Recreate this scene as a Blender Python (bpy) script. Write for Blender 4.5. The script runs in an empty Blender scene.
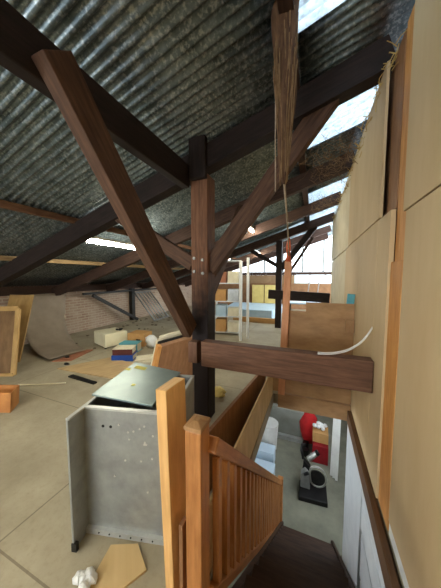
import bpy, bmesh, math, random
from mathutils import Vector, Matrix
random.seed(7)
scene = bpy.context.scene
col = scene.collection
V = Vector

# ------------------------------------------------------------------ materials
def lin(c):
    def f(u):
        u /= 255.0
        return u/12.92 if u <= .04045 else ((u+.055)/1.055)**2.4
    return (f(c[0]), f(c[1]), f(c[2]), 1)

def base_mat(name):
    m = bpy.data.materials.new(name); m.use_nodes = True
    nt = m.node_tree
    b = nt.nodes['Principled BSDF']
    return m, nt, b

def ramp(nt, fac, c1, c2, p1=.3, p2=.7):
    r = nt.nodes.new('ShaderNodeValToRGB')
    r.color_ramp.elements[0].position = p1; r.color_ramp.elements[0].color = c1
    r.color_ramp.elements[1].position = p2; r.color_ramp.elements[1].color = c2
    nt.links.new(fac, r.inputs['Fac'])
    return r.outputs['Color']

def coords(nt, kind, scale):
    t = nt.nodes.new('ShaderNodeTexCoord'); mp = nt.nodes.new('ShaderNodeMapping')
    mp.inputs['Scale'].default_value = scale
    nt.links.new(t.outputs[kind], mp.inputs['Vector'])
    return mp.outputs['Vector']

def noise(nt, vec, scale, detail=5, rough=.6):
    n = nt.nodes.new('ShaderNodeTexNoise')
    n.inputs['Scale'].default_value = scale; n.inputs['Detail'].default_value = detail
    n.inputs['Roughness'].default_value = rough
    nt.links.new(vec, n.inputs['Vector'])
    return n.outputs['Fac']

def mixc(nt, fac, a, b, mode='MIX'):
    m = nt.nodes.new('ShaderNodeMix'); m.data_type = 'RGBA'; m.blend_type = mode
    for s, v in ((0, fac), (6, a), (7, b)):
        if hasattr(v, 'is_output') or isinstance(v, bpy.types.NodeSocket): nt.links.new(v, m.inputs[s])
        else: m.inputs[s].default_value = v
    return m.outputs[2]

def bump(nt, b, h, strength=.3, dist=.01):
    n = nt.nodes.new('ShaderNodeBump'); n.inputs['Strength'].default_value = strength
    n.inputs['Distance'].default_value = dist
    nt.links.new(h, n.inputs['Height']); nt.links.new(n.outputs['Normal'], b.inputs['Normal'])

def wood(name, c1, c2, rough=.6, grain=14, stain=None, blot=.5):
    m, nt, b = base_mat(name)
    v = coords(nt, 'UV', (1.2, grain, 1))
    n = noise(nt, v, 3.0, 6, .65)
    c = ramp(nt, n, lin(c1), lin(c2), .33, .68)
    v2 = coords(nt, 'UV', (1.5, 3, 1))
    n2 = noise(nt, v2, 2.2, 3)
    d = tuple(x*.55 for x in lin(c1)[:3])+(1,)
    f2 = ramp(nt, n2, (0, 0, 0, 1), (blot, blot, blot, 1), .45, .75)
    c = mixc(nt, f2, c, d)
    if stain:
        st = nt.nodes.new('ShaderNodeTexCoord'); sep = nt.nodes.new('ShaderNodeSeparateXYZ')
        nt.links.new(st.outputs['Object'], sep.inputs[0])
        nn = noise(nt, st.outputs['Object'], 4)
        ma = nt.nodes.new('ShaderNodeMath'); ma.operation = 'MULTIPLY_ADD'; ma.inputs[1].default_value = .25
        sc_ = nt.nodes.new('ShaderNodeMath'); sc_.operation = 'MULTIPLY'; sc_.inputs[1].default_value = .25
        nt.links.new(sep.outputs['Z'], sc_.inputs[0]); nt.links.new(nn, ma.inputs[0]); nt.links.new(sc_.outputs[0], ma.inputs[2])
        f3 = ramp(nt, ma.outputs[0], (1, 1, 1, 1), (0, 0, 0, 1), stain[0], stain[0]+.12)
        c = mixc(nt, f3, c, lin(stain[1]))
    nt.links.new(c, b.inputs['Base Color'])
    b.inputs['Roughness'].default_value = rough
    b.inputs['Specular IOR Level'].default_value = .25
    bump(nt, b, n, .25, .004)
    return m

def plain(name, c1, c2=None, scale=6, rough=.7, metal=0, bmp=.1, spec=.3, stretch=(1, 1, 1)):
    m, nt, b = base_mat(name)
    c2 = c2 or tuple(x*.85 for x in c1)
    n = noise(nt, coords(nt, 'Object', stretch), scale, 6, .62)
    nt.links.new(ramp(nt, n, lin(c1), lin(c2)), b.inputs['Base Color'])
    b.inputs['Roughness'].default_value = rough; b.inputs['Metallic'].default_value = metal
    b.inputs['Specular IOR Level'].default_value = spec
    if bmp: bump(nt, b, n, bmp, .01)
    return m

def emit(name, c, s):
    m = bpy.data.materials.new(name); m.use_nodes = True; nt = m.node_tree
    nt.nodes.clear()
    e = nt.nodes.new('ShaderNodeEmission'); o = nt.nodes.new('ShaderNodeOutputMaterial')
    e.inputs['Color'].default_value = lin(c); e.inputs['Strength'].default_value = s
    nt.links.new(e.outputs[0], o.inputs['Surface'])
    return m

M = {}
M['darkwood'] = wood('old_dark_timber', (46, 32, 25), (74, 52, 40), .7)
M['redwood'] = wood('old_red_brown_timber', (92, 64, 46), (128, 94, 70), .7)
M['postwood'] = wood('post_timber', (92, 60, 42), (136, 96, 70), .65, stain=(.44, (34, 24, 22)))
M['beamwood'] = wood('tie_beam_timber', (88, 60, 46), (128, 94, 74), .65)
M['rafterwood'] = wood('rafter_timber', (56, 42, 36), (88, 66, 56), .75)
M['palewood'] = wood('pale_batten_timber', (142, 116, 82), (176, 150, 110), .7)
M['blackwood'] = wood('near_black_timber', (30, 24, 22), (52, 40, 36), .75)  # near-black tone with the usual wood grain
M['bracewood'] = wood('brace_timber', (66, 46, 36), (104, 76, 58), .7)
M['pine'] = wood('fresh_pine', (208, 158, 96), (232, 186, 124), .55, 10, blot=.25)
M['studpine'] = wood('stud_pine', (190, 128, 66), (216, 160, 94), .6, 10, blot=.3)
M['varnish'] = wood('varnished_orange_pine', (158, 100, 54), (196, 138, 82), .42, 12, blot=.4)
M['capwood'] = wood('newel_cap_wood', (150, 110, 70), (186, 146, 100), .5, 12)
M['stair'] = wood('dark_stair_wood', (58, 42, 32), (80, 60, 46), .6, 8)
M['trim'] = wood('brown_edge_board', (82, 58, 38), (112, 82, 56), .55, 10)
M['redboard'] = wood('reddish_brown_board', (134, 94, 62), (160, 116, 80), .6, 8)
M['ply'] = wood('tan_plywood', (176, 136, 92), (202, 164, 116), .6, 4, blot=.25)
M['plypale'] = wood('pale_plywood', (196, 166, 116), (218, 190, 140), .6, 4, blot=.2)
M['plybrown'] = wood('brown_plywood', (160, 122, 84), (186, 148, 106), .6, 3, blot=.35)
M['board'] = plain('cream_wall_board', (206, 182, 142), (192, 166, 126), 1.6, .75, bmp=.05, stretch=(1, 2.5, .6))
M['boardedge'] = plain('brown_board_backing', (150, 112, 78), (122, 88, 60), 5, .8)
M['farboard'] = plain('pale_far_wall_board', (214, 204, 176), (196, 182, 148), 3, .75, bmp=.05)
M['fibre'] = plain('yellow_fibre', (206, 176, 104), (170, 138, 80), 30, .95, bmp=.6)
M['web'] = plain('dusty_cobweb', (150, 122, 88), (104, 80, 56), 20, .95, bmp=.6)
M['dustywood'] = plain('dusty_cobwebbed_timber', (112, 84, 60), (64, 44, 34), 14, .9, bmp=.5, stretch=(3, 3, .6))
M['galv'] = plain('galvanised_steel', (168, 171, 168), (142, 145, 142), 9, .4, .5, .03, .5)
M['galvlid'] = plain('blue_grey_steel_lid', (150, 166, 164), (126, 142, 140), 3, .38, .5, .02, .5)
M['galvedge'] = plain('bright_steel_edge', (206, 208, 204), (180, 182, 180), 9, .4, .5, .03, .5)
M['black'] = plain('black', (26, 24, 24), (16, 15, 15), 5, .5)
M['rivet'] = plain('pale_rivet', (220, 218, 210), None, 5, .35, .3, 0)
M['yellowtape'] = plain('yellow_sticker', (226, 214, 96), None, 5, .6)
M['cream'] = plain('cream_laminate', (228, 222, 190), (214, 206, 172), 3, .5, bmp=.02)
M['white'] = plain('white_paint', (232, 232, 226), (214, 214, 208), 4, .5, bmp=.03)
M['chest'] = plain('grey_white_enamel', (150, 152, 142), (132, 134, 124), 4, .5)
M['whitewood'] = plain('white_painted_board', (222, 226, 226), (202, 208, 210), 4, .45, bmp=.03)
M['plastic'] = plain('white_plastic', (236, 236, 232), (210, 210, 206), 12, .35, bmp=.3)
M['cyan'] = plain('cyan_cover', (98, 176, 190), None, 4, .5)
M['blue'] = plain('blue_cover', (28, 74, 160), None, 4, .45)
M['maroon'] = plain('maroon_cover', (96, 44, 36), None, 4, .5)
M['paper'] = plain('paper', (226, 218, 192), (206, 196, 166), 9, .8)
M['card'] = plain('cardboard', (196, 152, 96), (176, 132, 80), 6, .85)
M['bin'] = plain('orange_brown_crate_board', (196, 136, 76), (168, 110, 60), 6, .6)
M['vinyl'] = plain('grey_vinyl_sheet', (158, 144, 126), (132, 118, 102), 2.2, .6, bmp=.1)
M['vinylback'] = plain('vinyl_backing', (126, 96, 68), (104, 78, 54), 4, .85)
M['redtile'] = plain('red_brown_hardboard', (168, 112, 84), (148, 96, 70), 4, .7)
M['yellowpanel'] = wood('yellowish_panel', (168, 134, 82), (192, 158, 104), .6, 4)
M['steeldark'] = plain('dark_steel', (58, 58, 56), (44, 42, 40), 8, .5, .6)
M['steelgrey'] = plain('grey_steel_bars', (150, 150, 146), (126, 126, 122), 8, .45, .5)
M['red'] = plain('red_fabric', (196, 36, 36), (168, 24, 28), 8, .7)
M['darkred'] = plain('dark_red_plastic', (140, 22, 30), None, 8, .5)
M['silver'] = plain('silver_casting', (196, 196, 190), (170, 170, 164), 8, .35, .6)
M['bluewhite'] = plain('pale_blue_board', (202, 222, 236), (186, 208, 226), 4, .4)
M['bluesheet'] = plain('pale_blue_plastic_sheet', (176, 200, 214), (156, 182, 198), 3, .4)
M['orange'] = plain('orange_tag', (224, 112, 72), (204, 92, 60), 8, .7)
M['rope'] = plain('dusty_rope', (176, 160, 140), (140, 124, 106), 40, .9)
M['peach'] = wood('peach_pine', (204, 140, 98), (222, 164, 122), .6, 8, blot=.2)
M['yellowcrate'] = plain('yellow_panel', (226, 206, 130), (206, 184, 108), 4, .6)
M['tube'] = emit('lit_tube', (255, 248, 226), 55)
M['bulb'] = emit('lit_bulb', (255, 246, 226), 40)

def floor_mat():
    m, nt, b = base_mat('worn_chipboard_floor')
    t = nt.nodes.new('ShaderNodeTexCoord')
    mp = nt.nodes.new('ShaderNodeMapping'); mp.inputs['Location'].default_value = (1.72, -.66, 0)
    nt.links.new(t.outputs['Object'], mp.inputs['Vector'])
    br = nt.nodes.new('ShaderNodeTexBrick'); br.inputs['Scale'].default_value = 1
    br.inputs['Brick Width'].default_value = 2.4; br.inputs['Row Height'].default_value = 1.2
    br.inputs['Mortar Size'].default_value = .006; br.offset = 0
    nt.links.new(mp.outputs[0], br.inputs['Vector'])
    br.inputs['Color1'].default_value = (0, 0, 0, 1); br.inputs['Color2'].default_value = (0, 0, 0, 1); br.inputs['Mortar'].default_value = (1, 1, 1, 1)
    n = noise(nt, t.outputs['Object'], 1.1, 8, .65)
    c = ramp(nt, n, lin((144, 134, 112)), lin((180, 170, 145)), .35, .68)
    n2 = noise(nt, t.outputs['Object'], 28, 4, .7)
    c = mixc(nt, ramp(nt, n2, (0, 0, 0, 1), (.35, .35, .35, 1), .5, .75), c, lin((128, 114, 90)))
    mf = nt.nodes.new('ShaderNodeMath'); mf.operation = 'MULTIPLY'; mf.inputs[1].default_value = .55
    nt.links.new(br.outputs['Color'], mf.inputs[0])
    c = mixc(nt, mf.outputs[0], c, lin((84, 74, 58)))
    nt.links.new(c, b.inputs['Base Color']); b.inputs['Roughness'].default_value = .6
    b.inputs['Specular IOR Level'].default_value = .25
    return m
M['floor'] = floor_mat()
M['concrete'] = plain('lower_concrete', (140, 140, 122), (112, 112, 98), 2.5, .7)
M['lowwall'] = plain('lower_wall_plaster', (150, 144, 128), None, 3, .8)
M['whitebrick'] = None
def brick_mat():
    m, nt, b = base_mat('whitewashed_brick')
    t = nt.nodes.new('ShaderNodeTexCoord')
    mp = nt.nodes.new('ShaderNodeMapping'); mp.inputs['Rotation'].default_value = (math.pi/2, 0, math.pi/2)
    sep = nt.nodes.new('ShaderNodeSeparateXYZ'); cmb = nt.nodes.new('ShaderNodeCombineXYZ')
    nt.links.new(t.outputs['Object'], sep.inputs[0])
    nt.links.new(sep.outputs['Y'], cmb.inputs['X']); nt.links.new(sep.outputs['Z'], cmb.inputs['Y'])
    br = nt.nodes.new('ShaderNodeTexBrick'); br.inputs['Scale'].default_value = 1
    br.inputs['Brick Width'].default_value = .23; br.inputs['Row Height'].default_value = .075
    br.inputs['Mortar Size'].default_value = .012
    br.inputs['Color1'].default_value = lin((158, 128, 108)); br.inputs['Color2'].default_value = lin((136, 104, 86)); br.inputs['Mortar'].default_value = lin((172, 158, 138))
    nt.links.new(cmb.outputs[0], br.inputs['Vector'])
    n = noise(nt, t.outputs['Object'], 3, 6)
    c = mixc(nt, ramp(nt, n, (0, 0, 0, 1), (.7, .7, .7, 1)), br.outputs['Color'], lin((176, 160, 140)))
    nt.links.new(c, b.inputs['Base Color']); b.inputs['Roughness'].default_value = .9
    bump(nt, b, br.outputs['Fac'], .4, -.01)
    return m
M['brick'] = brick_mat()
def roof_mat():
    m, nt, b = base_mat('weathered_corrugated_sheet')
    n = noise(nt, coords(nt, 'Object', (1, 1, 1)), 7, 8, .7)
    c = ramp(nt, n, lin((78, 92, 98)), lin((126, 140, 148)), .36, .66)
    n2 = noise(nt, coords(nt, 'Object', (1, 1, 1)), 38, 3, .6)
    c = mixc(nt, ramp(nt, n2, (0, 0, 0, 1), (.5, .5, .5, 1), .5, .66), c, lin((200, 210, 214)))
    nt.links.new(c, b.inputs['Base Color']); b.inputs['Roughness'].default_value = .42
    b.inputs['Metallic'].default_value = .8
    return m
M['roof'] = roof_mat()
def translucent(name, c, mixf=.75):
    m = bpy.data.materials.new(name); m.use_nodes = True; nt = m.node_tree; nt.nodes.clear()
    o = nt.nodes.new('ShaderNodeOutputMaterial'); t = nt.nodes.new('ShaderNodeBsdfTranslucent'); d = nt.nodes.new('ShaderNodeBsdfDiffuse')
    mx = nt.nodes.new('ShaderNodeMixShader')
    n = noise(nt, coords(nt, 'Object', (1, 1, 1)), 25, 4)
    cc = ramp(nt, n, lin(c), lin(tuple(x*.8 for x in c)), .45, .7)
    nt.links.new(cc, t.inputs['Color']); nt.links.new(cc, d.inputs['Color'])
    mx.inputs[0].default_value = mixf
    nt.links.new(d.outputs[0], mx.inputs[1]); nt.links.new(t.outputs[0], mx.inputs[2]); nt.links.new(mx.outputs[0], o.inputs['Surface'])
    return m
M['skylight'] = translucent('translucent_roof_sheet', (206, 216, 222), .75)
def glass():
    m = bpy.data.materials.new('window_glass'); m.use_nodes = True; nt = m.node_tree; nt.nodes.clear()
    o = nt.nodes.new('ShaderNodeOutputMaterial'); t = nt.nodes.new('ShaderNodeBsdfTransparent'); g = nt.nodes.new('ShaderNodeBsdfGlossy')
    g.inputs['Roughness'].default_value = .15
    t.inputs['Color'].default_value = (.93, .96, .97, 1)
    mx = nt.nodes.new('ShaderNodeMixShader'); mx.inputs[0].default_value = .08
    nt.links.new(t.outputs[0], mx.inputs[1]); nt.links.new(g.outputs[0], mx.inputs[2]); nt.links.new(mx.outputs[0], o.inputs['Surface'])
    return m
M['glass'] = glass()

# ------------------------------------------------------------------ mesh builder
class MB:
    def __init__(s): s.v = []; s.f = []; s.uv = []; s.mi = []; s.cur = 0
    def face(s, idx, uvs=None):
        s.f.append(idx); s.mi.append(s.cur)
        s.uv.append(uvs or [(s.v[i][0]+s.v[i][1], s.v[i][2]) for i in idx])
    def hexa(s, c, L=None):
        """8 corners: 0-3 start ring, 4-7 end ring (u runs from start to end)"""
        b = len(s.v); s.v += [V(p) for p in c]
        ru, rv = random.random()*7, random.random()*7
        ln = (s.v[b+4]-s.v[b]).length
        per = 0
        for i in range(4):
            j = (i+1) % 4; w = (s.v[b+i]-s.v[b+j]).length
            s.face([b+i, b+j, b+4+j, b+4+i], [(ru, rv+per), (ru, rv+per+w), (ru+ln, rv+per+w), (ru+ln, rv+per)])
            per += w
        w = (s.v[b]-s.v[b+1]).length; h = (s.v[b+1]-s.v[b+2]).length
        s.face([b+3, b+2, b+1, b], [(ru, rv), (ru, rv+w), (ru+h*.3, rv+w), (ru+h*.3, rv)])
        s.face([b+4, b+5, b+6, b+7], [(ru, rv), (ru, rv+w), (ru+h*.3, rv+w), (ru+h*.3, rv)])
        return s
    def bar(s, p0, p1, w, h, side=None):
        p0, p1 = V(p0), V(p1); d = (p1-p0).normalized()
        if side is None:
            up = V((0, 0, 1)) if abs(d.z) < .95 else V((0, 1, 0))
            sd = d.cross(up).normalized()
        else:
            sd = V(side); sd = (sd-d*sd.dot(d)).normalized()
        u = sd.cross(d).normalized()
        a = sd*w/2; b = u*h/2
        ring = lambda p: [p-a-b, p+a-b, p+a+b, p-a+b]
        return s.hexa(ring(p0)+ring(p1))
    def box(s, x0, x1, y0, y1, z0, z1, rot=0, about=None):
        dx, dy, dz = x1-x0, y1-y0, z1-z0; c = V(((x0+x1)/2, (y0+y1)/2, (z0+z1)/2))
        if dz >= dx and dz >= dy: P = [(x0, y0, z0), (x1, y0, z0), (x1, y1, z0), (x0, y1, z0), (x0, y0, z1), (x1, y0, z1), (x1, y1, z1), (x0, y1, z1)]
        elif dy >= dx: P = [(x1, y0, z0), (x0, y0, z0), (x0, y0, z1), (x1, y0, z1), (x1, y1, z0), (x0, y1, z0), (x0, y1, z1), (x1, y1, z1)]
        else: P = [(x0, y0, z0), (x0, y1, z0), (x0, y1, z1), (x0, y0, z1), (x1, y0, z0), (x1, y1, z0), (x1, y1, z1), (x1, y0, z1)]
        if rot:
            ab = V(about) if about else c
            R = Matrix.Rotation(rot, 3, 'Z'); P = [ab+R @ (V(p)-V((ab.x, ab.y, ab.z))) for p in P]
        return s.hexa(P)
    def slab(s, quad, th):
        """4 corners of a face + thickness vector"""
        q = [V(p) for p in quad]; t = V(th)
        return s.hexa([q[0], q[1], q[1]+t, q[0]+t, q[3], q[2], q[2]+t, q[3]+t])
    def tube(s, pts, r, n=10, caps=True):
        pts = [V(p) for p in pts]; b = len(s.v); m = len(pts)
        rr = r if isinstance(r, (list, tuple)) else [r]*m
        prev = None
        for i, p in enumerate(pts):
            d = (pts[min(i+1, m-1)]-pts[max(i-1, 0)]).normalized()
            ref = prev if prev is not None else (V((0, 0, 1)) if abs(d.z) < .9 else V((1, 0, 0)))
            a = (ref-d*ref.dot(d)).normalized(); prev = a; c = d.cross(a)
            for k in range(n):
                t = 2*math.pi*k/n; s.v.append(p+(a*math.cos(t)+c*math.sin(t))*rr[i])
        for i in range(m-1):
            for k in range(n):
                k2 = (k+1) % n
                s.face([b+i*n+k, b+i*n+k2, b+(i+1)*n+k2, b+(i+1)*n+k])
        if caps:
            s.face([b+k for k in range(n)][::-1]); s.face([b+(m-1)*n+k for k in range(n)])
        return s
    def prism(s, poly, ext):
        """closed polygon (3-D points) extruded by vector"""
        b = len(s.v); n = len(poly); e = V(ext)
        s.v += [V(p) for p in poly]+[V(p)+e for p in poly]
        s.face(list(range(b, b+n))[::-1]); s.face(list(range(b+n, b+2*n)))
        for i in range(n):
            j = (i+1) % n; s.face([b+i, b+j, b+n+j, b+n+i])
        return s
    def grid(s, fn, nu, nv, th=None):
        b = len(s.v)
        for i in range(nu+1):
            for j in range(nv+1): s.v.append(V(fn(i/nu, j/nv)))
        for i in range(nu):
            for j in range(nv):
                a = b+i*(nv+1)+j; s.face([a, a+1, a+nv+2, a+nv+1])
        return s
    def blob(s, c, rx, ry, rz, jit=.12, nu=10, nv=7):
        b = len(s.v); c = V(c)
        s.v.append(c+V((0, 0, -rz)))
        for j in range(1, nv):
            ph = math.pi*j/nv
            for i in range(nu):
                t = 2*math.pi*i/nu; k = 1+random.uniform(-jit, jit)
                s.v.append(c+V((rx*math.sin(ph)*math.cos(t)*k, ry*math.sin(ph)*math.sin(t)*k, -rz*math.cos(ph))))
        s.v.append(c+V((0, 0, rz))); top = len(s.v)-1
        for i in range(nu): s.face([b, b+1+(i+1) % nu, b+1+i])
        for j in range(nv-2):
            for i in range(nu):
                a = b+1+j*nu+i; a2 = b+1+j*nu+(i+1) % nu; s.face([a, a2, a2+nu, a+nu])
        for i in range(nu): s.face([top, b+1+(nv-2)*nu+i, b+1+(nv-2)*nu+(i+1) % nu])
        return s
    def build(s, name, mat, parent=None, bevel=0, smooth=False, solid=0, world0=False):
        if parent is not None: off = OFF[parent.name]
        elif world0: off = V((0, 0, 0))
        else:
            lo = [min(p[k] for p in s.v) for k in range(3)]; hi = [max(p[k] for p in s.v) for k in range(3)]
            off = V(((lo[0]+hi[0])/2, (lo[1]+hi[1])/2, lo[2]))
        me = bpy.data.meshes.new(name)
        me.from_pydata([tuple(p-off) for p in s.v], [], s.f)
        mats = mat if isinstance(mat, (list, tuple)) else [mat]
        for m in mats: me.materials.append(m)
        uvl = me.uv_layers.new(name='UVMap'); k = 0
        for poly, uv, mi in zip(me.polygons, s.uv, s.mi):
            poly.material_index = mi; poly.use_smooth = smooth
            for li, c in zip(poly.loop_indices, uv): uvl.data[li].uv = c
        bm = bmesh.new(); bm.from_mesh(me); bmesh.ops.recalc_face_normals(bm, faces=bm.faces[:]); bm.to_mesh(me); bm.free()
        o = bpy.data.objects.new(name, me); col.objects.link(o)
        if parent is not None: o.parent = parent
        else: o.location = off
        OFF[o.name] = off
        if bevel:
            md = o.modifiers.new('bevel', 'BEVEL'); md.width = bevel; md.segments = 2; md.limit_method = 'ANGLE'
        if solid:
            md = o.modifiers.new('solid', 'SOLIDIFY'); md.thickness = solid; md.offset = 0
        return o
OFF = {}
def tag(o, label=None, cat=None, group=None, kind=None):
    if label: o['label'] = label
    if cat: o['category'] = cat
    if group: o['group'] = group
    if kind: o['kind'] = kind
    return o
def thing(name, label, cat, loc, group=None):
    o = bpy.data.objects.new(name, None); col.objects.link(o); o.location = loc
    o.empty_display_size = .1; OFF[o.name] = V(loc)
    return tag(o, label, cat, group)
def struct(o): o['kind'] = 'structure'; return o

SL = .31
def zl(x): return 3.19+SL*(x-.5)      # underside of the rafters
RH = .24                               # rafter depth
def zr(x): return zl(x)+RH+.09         # roof sheet mid height
YF = 12.0                              # far wall
YB = -3.2                              # wall behind the camera
XL = -6.35                             # brick wall face

# ------------------------------------------------------------------ setting: floors and walls
hx0, hx1, hy0, hy1 = -.47, .46, .55, 3.12        # stairwell opening
f = MB()
for a in ((XL-.3, hx0, YB, YF), (hx1, .52, YB, YF), (hx0, hx1, YB, hy0), (hx0, hx1, hy1, YF), (.52, 3.2, 7.5, YF)):
    f.box(a[0], a[1], a[2], a[3], -.14, 0)
struct(f.build('floor', M['floor'], world0=True))
struct(MB().box(-6.5, 1.4, -3.2, 10, -2.85, -2.7).build('floor_lower', M['concrete'], world0=True))
struct(MB().box(1.2, 1.35, -3.2, 10, -2.7, -.14).build('wall_lower_right', M['lowwall'], world0=True))
struct(MB().box(-6.5, 1.2, 9.0, 9.15, -2.7, -.14).build('wall_lower_far', M['lowwall'], world0=True))
struct(MB().box(XL-.22, XL, YB, YF, 0, 1.18).build('wall_left', M['brick'], world0=True))
struct(MB().box(XL-.2, XL+.015, YB, YF, 1.182, 1.392).build('trim_1', M['darkwood'], world0=True))
struct(MB().box(.52, .60, YB, 7.5, 0, 3.18).build('wall_right', M['boardedge'], world0=True))
w = MB(); w.box(-3.2, -3.05, -3.2, .3, -2.7, -.14); w.box(-3.2, -3.05, 4.2, 9.0, -2.7, -.14); w.box(-3.2, -3.05, .3, 4.2, -2.7, -2.1); w.box(-3.2, -3.05, .3, 4.2, -.35, -.14)
struct(w.build('wall_lower_left', M['lowwall'], world0=True))
struct(MB().box(-3.2, 1.2, -3.2, -3.05, -2.7, -.14).build('wall_lower_rear', M['lowwall'], world0=True))
w = MB(); w.box(-3.2, -3.05, -3.2, .3, -2.7, -.14); w.box(-3.2, -3.05, 4.2, 9.0, -2.7, -.14); w.box(-3.2, -3.05, .3, 4.2, -2.7, -2.1); w.box(-3.2, -3.05, .3, 4.2, -.35, -.14)
struct(w.build('wall_lower_left', M['lowwall'], world0=True))
struct(MB().box(-3.2, 1.2, -3.2, -3.05, -2.7, -.14).build('wall_lower_rear', M['lowwall'], world0=True))
# wall behind the camera with an opening added to let daylight in
w = MB(); w.box(XL, -4.6, YB-.15, YB, 0, 1.9); w.box(-4.6, .6, YB-.15, YB, 0, .7)
w.box(-.6, .6, YB-.15, YB, .7, 3.3); w.box(-4.6, -.6, YB-.15, YB, 2.1, 2.45)
struct(w.build('wall_rear', M['farboard'], world0=True))
# far end wall, glazed above
w = MB(); w.box(XL, 3.2, YF, YF+.2, 0, 1.28)
struct(w.build('wall_far', M['boardedge'], world0=True))
struct(MB().box(XL, 3.2, YF-.08, YF+.1, 1.70, 1.84).build('trim_2', M['darkwood'], world0=True))
struct(MB().box(XL, -.9, YF-.02, YF+.1, 1.282, 1.698).build('trim_3', plain('brown_panelling', (156, 126, 92), (132, 104, 74), 4, .7), world0=True))
fr = MB(); fr.box(-.9, 3.2, YF-.02, YF+.1, 1.282, 1.33)
for x in (-.9, -.2, .5, 1.2, 2.2): fr.box(x, x+.06, YF-.02, YF+.1, 1.33, 1.698)
fo = struct(fr.build('window_15', M['galvedge'], world0=True))
MB().box(-.84, 3.1, YF+.03, YF+.036, 1.33, 1.698).build('pane', M['glass'], fo)
k = 0
xs = [-6.1+.93*i for i in range(11)]
for x0, x1 in zip(xs[:-1], xs[1:]):
    z0, z1, z2 = 1.845, zr(x0)-.12, zr(x1)-.12
    if z1 < z0+.12: continue
    k += 1
    fr = MB()
    fr.bar((x0+.02, YF, z0), (x0+.02, YF, z1), .04, .05); fr.bar((x1-.02, YF, z0), (x1-.02, YF, z2), .04, .05)
    fr.bar((x0, YF, z0+.02), (x1, YF, z0+.02), .05, .04); fr.bar((x0, YF, z1-.02), (x1, YF, z2-.02), .05, .04)
    fr.bar(((x0+x1)/2, YF, z0), ((x0+x1)/2, YF, (z1+z2)/2), .02, .03)
    zz = z0+.55
    while zz < min(z1, z2)-.15:
        fr.bar((x0, YF, zz), (x1, YF, zz), .03, .02); zz += .55
    fo = struct(fr.build('window_%d' % k, plain('window_frame_grey', (150, 150, 146), None, 5, .6), world0=True))
    pa = MB(); pa.prism([(x0, YF+.03, z0), (x1, YF+.03, z0), (x1, YF+.03, z2), (x0, YF+.03, z1)], (0, .006, 0))
    pa.build('pane', M['glass'], fo)

# ------------------------------------------------------------------ corrugated roof
PIT = .0762
def corr(name, x0, x1, y0, y1, mat, amp=.019, dz=0):
    n = max(8, int((y1-y0)/PIT*8)); g = MB()
    nx = max(1, int((x1-x0)/1.2))
    def fn(u, v):
        x = x0+(x1-x0)*v; y = y0+(y1-y0)*u
        return (x, y, zr(x)+dz+amp*math.sin(2*math.pi*y/PIT))
    g.grid(fn, n, nx)
    return struct(g.build(name, mat, smooth=True, solid=.002, world0=True))
lights_y = [(1.05, 1.82), (2.8, 3.44), (5.2, 6.1), (7.0, 7.8), (8.8, 9.6)]
corr('ceiling_sheet', XL-.25, -.15, YB-.3, YF+.2, M['roof'])
ys = YB-.3
for i, (a, b) in enumerate(lights_y):
    corr('ceiling_panel', -.15, .9, ys, a, M['roof'])
    corr('window_%d' % (20+i), -.15, .9, a, b, M['skylight'])
    ys = b
corr('ceiling_panel', -.15, .9, ys, YF+.2, M['roof'])
corr('ceiling_end', .9, 3.2, 7.4, YF+.2, M['roof'])

# ------------------------------------------------------------------ roof timbers
raf = [(2.2, 'massive dark roof rafter crossing just over the big timber post', 'rafterwood', .15),
       (3.9, 'dark roof rafter next behind the one over the big post', 'rafterwood', .12),
       (5.6, 'dark rafter behind the second tube light, third from the camera', 'rafterwood', .12),
       (7.3, 'dark rafter above the far end of the cream wall, fourth from the camera', 'rafterwood', .12),
       (9.0, 'dark rafter beyond the metal shelving, fifth from the camera', 'rafterwood', .12),
       (10.6, 'farthest dark rafter, over the distant post near the end windows', 'rafterwood', .12)]
for y, lab, mt, wd in raf:
    x0, x1 = XL+.02, .51
    zc = lambda x: zl(x)+RH/2
    m = MB().bar((x0, y+wd/2, zc(x0)), (x1, y+wd/2, zc(x1)), wd, RH*.955)
    tag(m.build('rafter', M['blackwood' if y < 3 else mt], bevel=.006), lab, 'roof beam', 'sloping rafters under the corrugated roof')
pur = [(-3.05, 'thin dark purlin high on the left, above the nearest lit tube', 'redwood', .07),
       (-4.55, 'pale timber purlin low on the left, near the eaves', 'palewood', .09),
       (-.2, 'dark purlin along the left edge of the roof lights', 'darkwood', .09)]
for x, lab, mt, wd in pur:
    z = zl(x)+RH+.035
    tag(MB().bar((x, YB+.1, z), (x, YF-.1, z), wd, .075).build('purlin', M[mt], bevel=.004), lab, 'roof beam', 'purlins carrying the roof sheets')
# big longitudinal beam on the post
tag(MB().bar((-1.275, -2.9, 2.65), (-1.275, 2.19, 2.65), .085, .23).build('roof_plate_beam', M['blackwood'], bevel=.008),
    'huge dark beam at upper left running from overhead to the post head', 'roof beam')
# main post with bolts
p = thing('timber_post', 'big red-brown timber post in the middle, dark stained below', 'post', (-1.14, 2.31, 0))
shaft = MB().box(-1.23, -1.035, 2.2, 2.40, 0, 2.66).build('shaft', M['postwood'], p, bevel=.008)
MB().box(-1.215, -1.03, 2.135, 2.198, 2.60, 3.0).build('splice_block', M['blackwood'], p, bevel=.006)
bm_ = M['steelgrey']
for bx_, bz_ in ((-1.19, 1.80), (-1.09, 1.78), (-1.19, 1.66), (-1.09, 1.64)):
    MB().tube([(bx_, 2.205, bz_), (bx_, 2.185, bz_)], .016, 8).build('bolt', bm_, shaft)
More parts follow.
